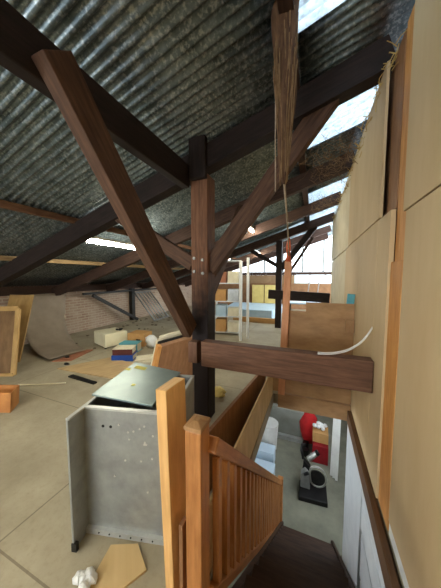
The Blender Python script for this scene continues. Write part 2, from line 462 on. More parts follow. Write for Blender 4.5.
# braces
tag(MB().bar((-1.187, .79, 2.665), (-1.187, 2.085, 1.04), .09, .18, side=(1, 0, 0)).build('knee_brace', M['bracewood'], bevel=.006),
    'long brown diagonal brace from the upper left beam down to the post foot', 'brace', 'diagonal braces of the big post')
tag(MB().bar((-1.06, 2.30, 1.685), (.13, 2.30, 3.185), .10, .17, side=(0, 1, 0)).build('knee_brace', M['bracewood'], bevel=.006),
    'straight diagonal brace rising right from the post to the big rafter', 'brace', 'diagonal braces of the big post')
tag(MB().bar((-1.14, 2.36, 1.32), (-1.14, 3.75, 2.72), .10, .16, side=(1, 0, 0)).build('knee_brace', M['bracewood'], bevel=.006),
    'dark brace rising away behind the post, right of its bolts', 'brace', 'diagonal braces of the big post')
tag(MB().bar((-1.24, 2.28, 1.74), (-2.35, 2.28, 2.40), .09, .15, side=(0, 1, 0)).build('knee_brace', M['bracewood'], bevel=.006),
    'shorter brace rising left from the post, behind the long diagonal', 'brace', 'diagonal braces of the big post')
# tie beam across the stairwell
tag(MB().bar((-1.055, 2.135, .81), (.457, 2.135, .81), .12, .26).build('tie_beam', M['beamwood'], bevel=.008),
    'thick horizontal brown beam across the stairwell, from post to right wall', 'beam')
tag(MB().box(-1.222, -1.115, 2.10, 2.198, .69, .915).build('timber_block', M['beamwood'], bevel=.006), 'brown timber block fixed to the post front, left of the tie beam end', 'block')
# distant frame
tag(MB().box(-1.10, -.92, 7.3, 7.46, 0, 2.72).build('timber_post', M['blackwood'], bevel=.006), 'distant dark post left of the pinkish upright, below the far windows', 'post')
tag(MB().bar((-1.3, 7.24, 1.07), (.44, 7.24, 1.0), .1, .28).build('tie_beam', M['blackwood'], bevel=.006), 'distant dark horizontal beam crossing behind the pinkish upright', 'beam')
tag(MB().bar((-.95, 7.36, 1.85), (.0, 7.36, 3.08), .09, .17, side=(0, 1, 0)).build('knee_brace', M['blackwood']), 'distant dark brace rising right of the far post', 'brace', 'braces of the far post')
tag(MB().bar((-1.06, 7.36, 1.95), (-1.9, 7.36, 2.46), .08, .12, side=(0, 1, 0)).build('knee_brace', M['blackwood']), 'distant dark brace rising left of the far post', 'brace', 'braces of the far post')
tag(MB().bar((-.68, 7.30, 1.75), (-.05, 7.30, 2.75), .05, .08, side=(0, 1, 0)).build('raking_strut', M['darkwood']), 'thin distant raking strut right of the far post', 'strut')

# ------------------------------------------------------------------ right wall boards
def board(y0, y1, z0, z1, x, lab, mat='board', th=.014):
    o = MB().box(x, x+th, y0, y1, z0, z1).build('wall_board', M[mat], bevel=.002)
    return tag(o, lab, 'wall board', 'boards lining the right wall')
board(-2.2, 1.63, .085, 1.975, .475, 'large cream wall board at lower right, nearest the camera')
board(-2.2, 1.68, 1.985, 3.42, .475, 'cream wall board at upper right, nearest the camera')
board(2.196, 3.0, .0, 2.048, .462, 'cream lower board behind the right end of the tie beam', th=.02)
board(1.865, 2.188, .0, 2.045, .462, 'narrow proud cream board beside the pine stud', th=.03)
board(2.12, 3.88, 2.053, 3.17, .455, 'upper cream board above the tie beam end, right of the roof light', th=.02)
board(3.89, 5.6, 2.05, 3.17, .462, 'upper pale board second beyond the tie beam', 'farboard', th=.02)
board(5.61, 7.45, 2.05, 3.17, .462, 'farthest upper pale board on the right wall', 'farboard', th=.02)
board(3.008, 4.15, .0, 2.045, .462, 'lower cream board behind the plywood barrier', th=.02)
board(4.16, 7.45, .0, 2.04, .475, 'farthest lower pale board on the right wall', 'farboard', th=.014)
tag(MB().box(.50, .516, 1.90, 2.11, 2.06, 3.17).build('backing_board', M['redboard']), 'brown recessed strip left of the upper pine stud', 'board')
st = thing('pine_stud', 'upright pine stud between the cream boards on the right wall', 'stud', (.5, 1.75, 0))
MB().box(.476, .519, 1.64, 1.862, 0, 1.70).build('lower_length', M['studpine'], st, bevel=.003)
MB().box(.495, .519, 1.69, 1.86, 1.702, 3.17).build('upper_length', M['studpine'], st, bevel=.003)
struct(MB().box(.9, .94, YB, 7.4, 2.6, 3.60).build('trim_sky_block', M['boardedge'], world0=True))  # fascia added to block sky glare under the roof edge
# fibrous fringe on the wall top
fr = MB()
for i in range(260):
    y = 2.0+5.4*random.random(); z = 3.17
    a = V((.47+random.uniform(-.01, .05), y, z+random.uniform(-.12, .05)))
    d = V((random.uniform(-.09, .03), random.uniform(-.12, .12), random.uniform(-.16, .10)))
    fr.tube([a, a+d*.5+V((random.uniform(-.02, .02), 0, random.uniform(-.02, .02))), a+d], .0035, 4, False)
fo = fr.build('insulation_fringe', M['fibre'])
tag(fo, 'yellowish fibrous fringe along the top of the right wall', 'insulation', kind='stuff')
cw = MB()
for y0 in (3.3, 5.3, 3.75):
    for i in range(70):
        a = V((random.uniform(-.1, .42), y0+random.uniform(-.25, .25), 3.2+random.uniform(-.15, .1)))
        d = V((random.uniform(-.25, .25), random.uniform(-.2, .2), random.uniform(-.16, .06)))
        cw.tube([a, a+d*.5+V((0, 0, -.05)), a+d], .0025, 4, False)
tag(cw.build('cobweb', M['web']), 'tangled dusty cobwebs under the roof lights by the right wall', 'cobweb', kind='stuff')

# dusty hanging strip and strings
h = thing('hanging_strip', 'long dusty cobwebbed strip hanging from the roof in front of the rafter', 'hanging strip', (-.2, 1.6, 2.25))
g = MB()
def hs(u, v):
    z = 3.36-1.15*u
    w = .085*(1-u)**.7+.012; a = 2*math.pi*v
    wob = .012*math.sin(9*u+3*math.cos(a))
    return (-.205+.01*u+math.cos(a)*w*.9+wob, 1.6+math.sin(a)*w*.5+wob, z)
g.grid(hs, 28, 14)
g.build('core', M['dustywood'], h, smooth=True)
g = MB()
for i in range(60):
    a = random.random()*6.28; r = .075; z0 = 3.3-random.random()*.4; L = random.uniform(.3, .9)
    p0 = V((-.205+math.cos(a)*r, 1.6+math.sin(a)*r*.6, z0)); p1 = V((-.2+math.cos(a)*r*.3, 1.6+math.sin(a)*.02, max(z0-L, 2.2)))
    mid = (p0+p1)/2+V((random.uniform(-.015, .015), random.uniform(-.015, .015), 0))
    g.tube([p0, mid, p1], .003, 4, False)
o = g.build('cobweb_strands', M['web'], h); o['kind'] = 'stuff'
tag(MB().tube([(-.27, 1.6, 3.3), (-.262, 1.6, 2.9), (-.258, 1.6, 2.5), (-.252, 1.6, 2.17)], .004, 6).build('string', M['rope']), 'thin pale string hanging left of the dusty strip', 'string')
r = thing('pull_rope', 'dusty rope hanging down to the pine upright, with an orange tag', 'rope', (-.3, 3.0, 1.8))
MB().tube([(-.2, 1.62, 2.24), (-.235, 2.2, 2.10), (-.27, 2.7, 1.97), (-.30, 3.02, 1.84)], .008, 8).build('rope', M['rope'], r, smooth=True)
MB().tube([(-.295, 2.98, 2.08), (-.30, 2.98, 1.98), (-.298, 2.98, 1.88), (-.30, 3.0, 1.80)], [.012, .03, .022, .034], 8).build('tag', M['orange'], r, smooth=True)

# ------------------------------------------------------------------ lamps
def tube_light(x0, y0, x1, y1, z, lab, hood=False, r=.028):
    t = thing('tube_light', lab, 'lamp', ((x0+x1)/2, (y0+y1)/2, z), 'fluorescent tube lights under the roof')
    ho = MB().bar((x0, y0, z+.055), (x1, y1, z+.055), .07, .04).build('housing', M['white'], t, bevel=.004)
    d = (V((x1, y1, z))-V((x0, y0, z))).normalized()
    a, b = V((x0, y0, z))+d*.04, V((x1, y1, z))-d*.04
    MB().tube([a, b], r, 10).build('tube', M['tube'], t, smooth=True)
    for q in (a, b): MB().box(q.x-.018, q.x+.018, q.y-.018, q.y+.018, z-.02, z+.036).build('socket', M['white'], ho)
    if hood:  # added hood plates, shaped to keep tube light off the roof
        n_ = V((-d.y, d.x, 0))
        for sg in (-1, 1):
            MB().slab([V((x0, y0, z+.075))+n_*sg*.03, V((x1, y1, z+.075))+n_*sg*.03, V((x1, y1, z-.01))+n_*sg*.17, V((x0, y0, z-.01))+n_*sg*.17], (0, 0, .006)).build('added_roof_shade', M['white'], t)
    MB().bar((x0, y0, z+.08), (x0, y0, zr(x0)-.03), .012, .012).build('hanger', M['steelgrey'], t)
    MB().bar((x1, y1, z+.08), (x1, y1, zr(x1)-.03), .012, .012).build('hanger', M['steelgrey'], t)
tube_light(-3.06, 2.37, -3.06, 3.5, 2.13, 'nearest lit fluorescent tube, on the left behind the long brace')
tube_light(-1.4, 4.45, -1.4, 5.6, 2.70, 'lit fluorescent tube seen just right of the post')
tube_light(-2.0, 8.1, -2.0, 9.4, 2.5, 'small distant lit tube under the far roof slope')
tube_light(-2.6, -.75, -2.6, .45, 2.3, 'added unseen lit tube behind the camera on the left, hooded to spare the roof', True)  # unseen lamp added to brighten the near floor and cabinet
tube_light(-3.0, -3.0, -1.8, -3.0, 1.55, 'added unseen bare tube low behind the camera, raking light along the roof')  # unseen lamp added to light one flank of the corrugations
tube_light(-2.3, -1.5, -1.3, -1.5, 2.5, 'added unseen lit tube behind the camera over the landing, hooded to spare the roof', True)  # unseen fill lamp added for the near floor and right wall
b = thing('bulb_lamp', 'small round lit bulb above the metal shelving', 'lamp', (-2.72, 7.5, 2.2))
MB().blob((-2.72, 7.5, 2.26), .06, .06, .07, 0, 12, 8).build('bulb', M['bulb'], b, smooth=True)
MB().tube([(-2.72, 7.5, 2.33), (-2.72, 7.5, zr(-2.72)-.03)], .018, 8).build('holder', M['white'], b)
b = thing('floodlight', 'little white lamp head fixed beside the post, right of its bolts', 'lamp', (-.93, 3.86, 2.55))
MB().box(-1.17, -1.05, 3.76, 3.82, 2.33, 2.45).build('head', M['white'], b, bevel=.01)
MB().bar((-1.11, 3.83, 2.42), (-1.11, 3.9, zl(-1.11)+.05), .02, .02).build('bracket', M['steelgrey'], b)

# ------------------------------------------------------------------ stairwell: staircase and balustrade
zs = lambda y: .92-.949*(y-.85)          # handrail height along the flight
sx0, sx1 = -.40, .41
s = thing('staircase', 'steep dark brown wooden staircase going down between railing and wall', 'staircase', (0, 2.2, -2.7))
N = 13; y0 = .92; run = (3.86-y0)/N; rise = 2.7/(N+.0)
for i in range(N-1):
    zt = -(i+1)*rise; ya = y0+i*run
    MB().box(sx0+.03, sx1-.03, ya-.03, ya+run+.015, zt-.035, zt).build('tread', M['stair'], s, bevel=.005)
for i in range(N):
    zt = -i*rise; ya = y0+i*run
    MB().box(sx0+.03, sx1-.03, ya-.03, ya-.012, zt-rise, zt-.036 if i else -.15).build('riser', M['stair'], s)
for xa, xb in ((sx0-.01, sx0+.03), (sx1-.03, sx1+.005)):
    P = [(xa, y0-.05, -.145), (xa, y0-.05, -.5), (xa, 3.5, -2.7), (xa, 3.86, -2.7), (xa, 3.86, -2.66), (xa, y0+.12, -.14)]
    MB().prism(P, (xb-xa, 0, 0)).build('stringer', M['stair'], s)
ba = thing('balustrade', 'varnished orange wooden stair railing with square newel in front', 'railing', (-.45, .9, -.14))
nw = MB(); nw.box(-.517, -.437, .85, .945, -.2, .918)
nwo = nw.build('newel_post', M['varnish'], ba, bevel=.006)
cp = MB(); cp.box(-.521, -.433, .846, .949, .919, .938)
b0 = [(-.521, .846, .9385), (-.433, .846, .9385), (-.433, .949, .9385), (-.521, .949, .9385)]
ins = .03
t0 = [(-.521+ins, .846+ins, .955), (-.433-ins, .846+ins, .955), (-.433-ins, .949-ins, .955), (-.521+ins, .949-ins, .955)]
cp.hexa(b0+t0)
cp.build('newel_cap', M['capwood'], nwo, bevel=.003)
ye = 3.80
MB().bar((-.43, .945, zs(.945)-.02), (-.43, ye, zs(ye)-.02), .065, .07).build('handrail', M['varnish'], ba, bevel=.008)
MB().bar((-.43, .93, zs(.93)-.80), (-.43, ye, zs(ye)-.80), .05, .05).build('bottom_rail', M['varnish'], ba, bevel=.005)
yy = 1.02; i = 0
while yy < ye-.08:
    MB().box(-.448, -.412, yy-.024, yy+.024, zs(yy)-.775, zs(yy)-.06).build('baluster', M['varnish'], ba, bevel=.004)
    yy += .125
MB().box(-.475, -.39, ye-.02, ye+.06, -2.7, zs(ye)+.05).build('end_post', M['varnish'], ba, bevel=.005)

# boards round the opening
tag(MB().slab([(-.478, 1.0, -.13), (-.478, 3.1, -.13), (-.478, 3.1, .375), (-.478, 1.0, .40)], (-.016, 0, 0)).build('plywood_guard', M['plypale'], bevel=.002),
    'pale plywood sheet lining the left side of the stairwell', 'board')
tag(MB().slab([(-.69, 1.3, 0), (-.53, 2.85, 0), (-.53, 2.85, .47), (-.69, 1.3, .47)], (-.03, 0.004, 0)).build('guard_board', M['redboard'], bevel=.003),
    'reddish brown board on edge left of the pale plywood', 'board')
pb = thing('plywood_barrier', 'stepped tan plywood barrier across the far end of the stairwell', 'barrier', (.06, 3.1, 0))
MB().prism([(-.34, 3.06, .07), (.455, 3.06, .07), (.455, 3.06, 1.285), (-.08, 3.06, 1.285), (-.08, 3.06, 1.17), (-.34, 3.06, 1.17)], (0, .018, 0)).build('sheet', M['plybrown'], pb)
MB().box(-.40, .455, 3.045, 3.118, -.14, .055).build('edge_board', M['plybrown'], pb, bevel=.004)
tag(MB().box(.36, .455, 3.02, 3.055, .95, 1.10).build('packing_block', M['plybrown'], bevel=.004), 'small wood block where the plywood barrier meets the right wall', 'block')
tag(MB().bar((-.355, 3.03, .056), (-.30, 3.03, 1.80), .085, .045, side=(1, 0, 0)).build('pine_upright', M['peach'], bevel=.003),
    'pinkish pine upright at the left end of the plywood barrier', 'upright')
tag(MB().prism([(-.345, 3.2, 0), (-.55, 3.2, 0), (-.55, 3.2, .5), (-.345, 3.2, .62)], (0, .02, 0)).build('plywood_offcut', M['ply']), 'small plywood offcut beside the pinkish upright', 'board')
# edge trim along the right side
tag(MB().box(.42, .474, .3, 3.04, -.14, .0).build('edge_trim', M['trim'], bevel=.004), 'dark brown edge board along the foot of the right wall', 'trim board')
tag(MB().box(.477, .512, .35, 1.62, .002, .08).build('daylight_gap_strip', M['plastic'], bevel=.004), 'white strip standing in for daylight in the gap under the nearest board', 'strip')  # white strip stands in for daylight showing through the slot
# white cladding under the trim
for i, (za, zb) in enumerate(((-.15, -.245), (-.26, -.50), (-.52, -.89), (-.91, -1.35), (-1.37, -1.9))):
    lab = ['uppermost white plank just under the brown edge board', 'second white plank down on the stairwell wall', 'third white plank down on the stairwell wall', 'fourth white plank down on the stairwell wall', 'lowest white plank on the stairwell wall'][i]
    tag(MB().box(.425, .445, .3, 2.13-.03*i, zb, za).build('wall_plank', M['whitewood'], bevel=.004), lab, 'plank', 'white planks down the stairwell wall')
tag(MB().box(.425, .445, 2.15, 3.02, -2.69, -.15).build('wall_panel', M['whitewood'], bevel=.003), 'tall plain white panel on the stairwell wall beyond the planks', 'panel')
struct(MB().box(.45, .52, .2, 3.1, -2.7, -.145).build('wall_stair', M['black'], world0=True))
# white cable
t = MB()
K = [V((.05, 2.10, .945)), V((.20, 2.10, .948)), V((.36, 2.12, .985)), V((.452, 2.16, 1.19))]
for dz in (0, .011):
    P_ = []
    for i in range(17):
        u = i/16; P_.append(K[0]*(1-u)**3+K[1]*3*u*(1-u)**2+K[2]*3*u*u*(1-u)+K[3]*u**3+V((0, dz*.3, dz)))
    t.tube(P_, .005, 8)
tag(t.build('cable', M['plastic'], smooth=True), 'white double cable curving from the tie beam to the right wall', 'cable')
tag(MB().bar((.395, 3.10, 1.05), (.42, 3.10, 1.40), .08, .025, side=(1, 0, 0)).build('packet', M['cyan'], bevel=.004), 'light blue packet tucked behind the plywood barrier at the wall', 'packet')

# ------------------------------------------------------------------ lower floor
c = thing('white_chest', 'white low chest on the lower floor, seen under the plywood barrier', 'chest', (-.5, 6.4, -2.7))
MB().box(-1.0, -.16, 6.12, 6.8, -2.7, -1.95).build('body', M['chest'], c, bevel=.01)
MB().box(-1.02, -.14, 6.08, 6.82, -1.95, -1.88).build('lid', M['chest'], c, bevel=.01)
MB().box(-1.02, -.14, 6.02, 6.12, -2.70, -2.60).build('plinth', M['galvedge'], c)
tag(MB().tube([(-.95, 5.6, -2.7), (-.95, 5.6, -2.05)], [.2, .24], 14).build('bin', M['white'], smooth=False), 'round white bin on the lower floor beside the pale blue boxes', 'bin')
tag(MB().box(-1.25, -.72, 4.95, 5.25, -2.7, -2.35).build('storage_box', M['bluewhite'], bevel=.01), 'far pale blue box on the lower floor, behind the handrail', 'box', 'pale blue boxes below')
tag(MB().box(-1.3, -.66, 4.3, 4.8, -2.7, -2.42).build('storage_box', M['bluewhite'], bevel=.01), 'near pale blue box on the lower floor, behind the handrail', 'box', 'pale blue boxes below')
# saw
sw = thing('mitre_saw', 'black and silver power saw standing on the lower floor', 'saw', (.12, 4.9, -2.7))
MB().prism([(-.16, 4.40, -2.7), (.36, 4.44, -2.7), (.35, 4.85, -2.7), (-.15, 4.80, -2.7)], (0, 0, .09)).build('base', M['black'], sw, bevel=.012)
# D-shaped blade guard
lp = []
for i in range(25):
    a = 2*math.pi*i/24
    x = .17+.17*math.cos(a); z = -2.36+.24*math.sin(a)
    if x < .06: x = .06+(x-.06)*.35
    lp.append(V((x+.10*(-2.36-z)*.4, 4.70-.04*math.sin(a), z)))
MB().tube(lp, .018, 8, False).build('guard', M['silver'], sw, smooth=True)
MB().tube([(.17, 4.73, -2.42), (.17, 4.76, -2.42)], .15, 24).build('blade', M['steeldark'], sw)
MB().prism([(-.14, 4.62, -2.61), (.05, 4.62, -2.61), (.03, 4.62, -2.34), (-.06, 4.62, -2.26), (-.13, 4.62, -2.34)], (0, .14, 0)).build('fence', M['steelgrey'], sw, bevel=.012)
MB().prism([(-.13, 4.80, -2.61), (.02, 4.80, -2.61), (.05, 4.80, -2.3), (-.09, 4.80, -2.18)], (0, .12, 0)).build('body', M['black'], sw, bevel=.02)
MB().tube([(.0, 4.9, -2.2), (.15, 4.95, -2.06)], [.06, .05], 12).build('motor', M['silver'], sw, smooth=True)
MB().tube([(.15, 4.95, -2.06), (.19, 4.96, -2.03)], .055, 12).build('motor_cap', M['black'], sw, smooth=True)
MB().tube([(-.10, 4.9, -2.22), (-.14, 4.95, -2.08), (-.13, 5.0, -1.98), (-.06, 5.02, -1.97)], .026, 8).build('handle', M['black'], sw, smooth=True)
MB().tube([(-.06, 4.6, -2.3), (.0, 4.58, -2.24)], .03, 10).build('knob', M['black'], sw, smooth=True)
# red things
MB_ = MB().box(.08, .42, 5.5, 5.85, -2.7, -2.28)
tag(MB_.build('crate', M['darkred'], bevel=.01), 'dark red plastic crate on the lower floor behind the saw', 'crate')
tag(MB().box(.08, .42, 5.62, 5.95, -2.279, -2.05).build('cardboard_box', M['card'], bevel=.004), 'small cardboard box on top of the dark red crate', 'box')
g = MB()
for i in range(14): g.blob((.24+random.uniform(-.13, .13), 5.8+random.uniform(-.08, .08), -2.0+random.uniform(0, .06)), .05, .05, .045, .2, 7, 5)
tag(g.build('packing_foam', M['plastic']), 'heap of white packing on the small cardboard box', 'packing', kind='stuff')
tag(MB().blob((.0, 6.1, -2.25), .22, .15, .45, .14).build('bag', M['red'], smooth=True), 'bright red bag beside the cardboard box below', 'bag')
for i, (x, y, z, lab) in enumerate(((-.06, 5.65, -2.7, 'black cup on the lower floor nearest the red crate'), (-.07, 5.9, -2.7, 'black cup on the lower floor behind another cup'))):
    cu = MB().tube([(x, y, z), (x, y, z+.16)], [.06, .075], 12)
    tag(cu.build('cup', M['black'], smooth=False), lab, 'cup', 'black cups below')
for i, (x, y, lab) in enumerate(((.50, 5.25, 'white batten leaning below, nearest the red crate'), (.545, 5.2, 'white batten leaning below, middle of three'), (.59, 5.15, 'white batten leaning below, nearest the stair wall'))):
    tag(MB().bar((x-.03, y, -2.69), (x+.02, y+.25, -1.35), .05, .03).build('batten', M['white'], bevel=.003), lab, 'batten', 'white battens leaning on the lower floor')

# ------------------------------------------------------------------ pine plank by the newel
tag(MB().slab([(-.662, .885, .0), (-.592, .855, 0), (-.618, .855, 1.075), (-.70, .885, 1.055)], (.02, .14, .01)).build('pine_plank', M['pine'], bevel=.004),
    'thick fresh pine plank standing upright beside the newel post', 'plank')
tag(MB().bar((-.555, .89, 0), (-.555, .89, .42), .02, .05).build('batten', M['redboard'], bevel=.002), 'short brown batten between plank and newel', 'batten')

# ------------------------------------------------------------------ steel cabinet
A = V((-1.295, .935, 0)); B_ = V((-.74, 1.075, 0)); d = (B_-A).normalized(); nrm = V((-d.y, d.x, 0)); W = (B_-A).length; D = .53; Hc = .80
def P(u, v, z): return A+d*u+nrm*v+V((0, 0, z))
cb = thing('steel_cabinet', 'open galvanised steel cabinet carcass on the floor, left of the plank', 'cabinet', tuple(P(W/2, D/2, 0)))
fpo = MB().slab([P(.012, 0, .035), P(W, 0, .035), P(W, 0, Hc), P(.012, 0, Hc)], nrm*.012).build('front_panel', M['galv'], cb)
MB().slab([P(0, -.12, 0), P(0, D, 0), P(0, D, Hc), P(0, -.12, Hc)], d*.012).build('side_panel', M['galv'], cb)
MB().slab([P(W, .0, 0), P(W, D, 0), P(W, D, Hc), P(W, .0, Hc)], -d*.012).build('side_panel', M['galv'], cb)
MB().slab([P(0, D, 0), P(W, D, 0), P(W, D, Hc), P(0, D, Hc)], -nrm*.012).build('back_panel', M['galv'], cb)
g = MB()
g.slab([P(0, -.12, Hc), P(.022, -.12, Hc), P(.022, D, Hc), P(0, D, Hc)], (0, 0, .012))
g.slab([P(.022, -.004, Hc), P(W-.022, -.004, Hc), P(W-.022, .022, Hc), P(.022, .022, Hc)], (0, 0, .012))
g.slab([P(W-.022, -.004, Hc), P(W, -.004, Hc), P(W, D, Hc), P(W-.022, D, Hc)], (0, 0, .012))
g.slab([P(.022, D-.022, Hc), P(W-.022, D-.022, Hc), P(W-.022, D, Hc), P(.022, D, Hc)], (0, 0, .012))
g.build('top_rim', M['galvedge'], cb)
g = MB(); g.slab([P(.012, -.022, 0), P(W, -.022, 0), P(W, -.022, .035), P(.012, -.022, .035)], nrm*.03); bro = g.build('bottom_rail', M['galvedge'], cb)
g = MB(); g.slab([P(-.002, -.125, 0), P(.03, -.125, 0), P(.03, -.125, .05), P(-.002, -.125, .05)], nrm*.02); g.build('foot', M['steeldark'], cb)
rv = MB(); rnd = random.Random(3)
for u, z in [(.14, .70), (.19, .70)]:
    hl = MB(); c = P(u, -.001, z); hl.tube([c, c-nrm*.002], .009, 10); hl.build('hole', M['black'], fpo)
for i in range(16):
    u = rnd.uniform(.24, .50); z = rnd.uniform(.60, .74) if i < 11 else rnd.uniform(.15, .55)
    c = P(u if i < 11 else rnd.uniform(.08, .5), -.0005, z); MB().tube([c, c-nrm*.004], .006, 8).build('rivet', M['rivet'], fpo)
for i in range(6):
    c = P(.1+.07*i, -.0225, .018); MB().tube([c, c-nrm*.003], .005, 8).build('rivet', M['black'], bro)
zt = Hc+.014
ld = thing('cabinet_lid', 'loose blue-grey steel panel lying askew on the open cabinet', 'panel', (-1.17, 1.3, zt))
q = [V((-1.325, 1.03, zt+.012)), V((-.885, 1.085, zt)), V((-.99, 1.575, zt)), V((-1.47, 1.585, zt+.012))]
lso = MB().slab(q, (0, 0, .012)).build('sheet', M['galvlid'], ld, bevel=.002)
def onlid(u, v): 
    a = q[0].lerp(q[1], u); b = q[3].lerp(q[2], u); return a.lerp(b, v)+V((0, 0, .0125))
for uu, vv, w_, h_ in ((.12, .80, .24, .10), (.0, .70, .10, .06), (.42, .33, .06, .05)):
    MB().slab([onlid(uu, vv), onlid(uu+w_, vv), onlid(uu+w_, vv+h_), onlid(uu, vv+h_)], (0, 0, .001)).build('sticker', M['yellowtape'], lso)

# ------------------------------------------------------------------ leaning panels behind the cabinet
th = V((-.10, .09, 0))
sl = thing('wooden_slab', 'thick brown wooden slab with pale edge leaning beside the post behind the cabinet', 'slab', (-1.7, 2.5, 0))
MB().slab([(-1.93, 2.36, 0), (-1.52, 2.62, 0), (-1.36, 2.72, .83), (-1.80, 2.44, .70)], th).build('slab', M['redboard'], sl, bevel=.004)
MB().slab([V((-1.932, 2.355, 0)), V((-1.932, 2.355, 0))+th, V((-1.802, 2.435, .70))+th, V((-1.802, 2.435, .70))], (-.045, -.025, 0)).build('edge_strip', M['studpine'], sl, bevel=.003)
pf = thing('framed_panel', 'dark panel with a pale frame leaning left of the orange slab', 'framed panel', (-2.0, 2.7, 0))
q = [V((-2.12, 2.52, 0)), V((-1.68, 2.80, 0)), V((-1.54, 2.88, .82)), V((-1.99, 2.60, .69))]
MB().slab(q, th*.35).build('panel', M['steeldark'], pf)
off = th*.4
for a, b in ((0, 1), (1, 2), (3, 2), (0, 3)):
    MB().bar(q[a]+off+V((0, 0, .02)), q[b]+off+V((0, 0, .01)), .035, .035).build('frame_rail', M['paper'], pf, bevel=.003)
tag(MB().bar((-1.98, 2.62, .755), (-1.55, 2.86, .875), .06, .045).build('white_batten', M['paper'], bevel=.006), 'dirty white batten lying across the leaning panels', 'batten')

# ------------------------------------------------------------------ things on the attic floor
wb = thing('cream_cabinet', 'small cream laminate box unit lying on the floor by the brick wall', 'cabinet', (-4.1, 4.0, 0))
Q0, Q1 = V((-4.80, 3.86, 0)), V((-4.22, 3.66, 0)); dd = V((.15, .50, 0))
MB().slab([Q0+V((0, 0, .04)), Q1+V((0, 0, .04)), Q1+V((0, 0, .33)), Q0+V((0, 0, .33))], dd).build('body', M['cream'], wb, bevel=.006)
MB().slab([Q1+V((.002, .03, .07)), Q1+dd+V((.002, -.03, .07)), Q1+dd+V((.002, -.03, .31)), Q1+V((.002, .03, .31))], (.014, -.003, 0)).build('door', M['cream'], wb, bevel=.003)
for p_ in (Q0+V((.05, .05, 0)), Q1+V((-.05, .05, 0)), Q1+dd+V((-.06, -.06, 0)), Q0+dd+V((.05, -.05, 0))):
    MB().tube([p_, p_+V((0, 0, .042))], .022, 8).build('foot', M['black'], wb)
for i, (u, v) in enumerate(((.62, .75), (.72, .82), (.66, .9))):
    p_ = Q0.lerp(Q1, u)+dd*v+V((0, 0, .352))
    tag(MB().blob(p_, .05, .035, .022, .2).build('scrap', M['steeldark']), 'dark scrap on the cream box unit, %s' % ['nearest', 'middle one', 'farthest'][i], 'scrap', 'scraps on the cream box unit')
cbx = thing('cardboard_box', 'cardboard box on the floor right of the cream box unit', 'box', (-3.81, 4.3, 0))
MB().box(-4.03, -3.6, 4.12, 4.48, 0, .29, rot=.15).build('carton', M['card'], cbx, bevel=.004)
MB().box(-3.80, -3.70, 4.116, 4.12, .12, .17, rot=.15, about=(-3.815, 4.3, .1)).build('hand_hole', M['black'], cbx)
tag(MB().blob((-3.36, 4.16, .15), .16, .11, .15, .26).build('plastic_bag', M['plastic'], smooth=True), 'white plastic bag beside the cardboard box', 'bag')
def book(x, y, z, w_, dpt, t, rot, cov, lab):
    b = thing('binder', lab, 'binder', (x, y, z), 'binders stacked on the floor')
    R = lambda *a: MB().box(*a, rot=rot, about=(x, y, z))
    m = R(x-w_/2, x+w_/2, y-dpt/2, y+dpt/2, z, z+.012); m2 = R(x-w_/2, x+w_/2, y-dpt/2, y+dpt/2, z+t-.012, z+t)
    m.build('cover', M[cov], b); m2.build('cover', M['paper' if cov == 'maroon' else cov], b)
    R(x-w_/2, x+w_/2, y-dpt/2, y-dpt/2+.014, z+.012, z+t-.012).build('spine', M[cov], b)
    R(x-w_/2+.01, x+w_/2-.012, y-dpt/2+.014, y+dpt/2-.01, z+.012, z+t-.012).build('pages', M['paper'], b)
book(-3.40, 3.40, 0, .40, .30, .11, .42, 'blue', 'blue binder at the bottom of the stack on the floor')
book(-3.41, 3.41, .111, .37, .28, .12, .45, 'maroon', 'maroon spined binder on top of the blue one')
book(-3.66, 3.83, 0, .40, .24, .19, .3, 'cyan', 'cyan binder lying behind the two stacked ones')
b = thing('paper_stack', 'loose cream papers on the floor right of the binders', 'papers', (-2.95, 3.55, 0))
for i in range(4):
    MB().box(-3.16, -2.84, 3.36, 3.64, .012*i, .012*i+.011, rot=.3+.15*i).build('sheet', M['paper'], b)
# floor boards and slot
tag(MB().slab([(-4.1, 2.55, .0), (-2.85, 2.62, 0), (-2.55, 3.2, 0), (-3.7, 3.3, 0)], (0, 0, .018)).build('floor_sheet', wood('tan_floor_sheet', (178, 150, 108), (198, 170, 126), .7, 4, blot=.2), bevel=.002),
    'thin tan board lying flat on the floor in front of the binders', 'board')
tag(MB().slab([(-3.6, 2.40, .0), (-3.0, 2.37, 0), (-3.0, 2.43, 0), (-3.6, 2.48, 0)], (0, 0, .02)).build('slot_shade_strip', M['black']), 'short black strip standing in for a dark floor slot in front of the flat board', 'strip')  # black colour stands in for the shade inside a floor slot
tag(MB().tube([(-4.0, 1.93, .012), (-3.75, 2.04, .013), (-3.42, 2.24, .012)], .011, 6).build('stick', M['paper']), 'thin white stick on the floor near the crate', 'stick')
g = MB()
rn = random.Random(11)
for i in range(70):
    x = rn.uniform(-6.0, -4.3); y = rn.uniform(3.4, 9.0); a = rn.random()*3
    s_ = rn.uniform(.015, .06)
    g.blob((x, y, s_*.3), s_, s_*.8, s_*.35, .3, 6, 4)
tag(g.build('rubble', plain('grey_brown_rubble', (130, 116, 96), (94, 80, 64), 9, .9)), 'scattered crumbs of rubble along the foot of the brick wall', 'rubble', kind='stuff')
lab = ['dark scrap on the floor between grey sheet and cream unit', 'small dark scrap on the floor left of the binders']
for i, (x, y) in enumerate(((-4.5, 3.0), (-4.15, 2.75))):
    tag(MB().blob((x, y, .02), .06, .035, .02, .3).build('scrap', M['steeldark']), lab[i], 'scrap')
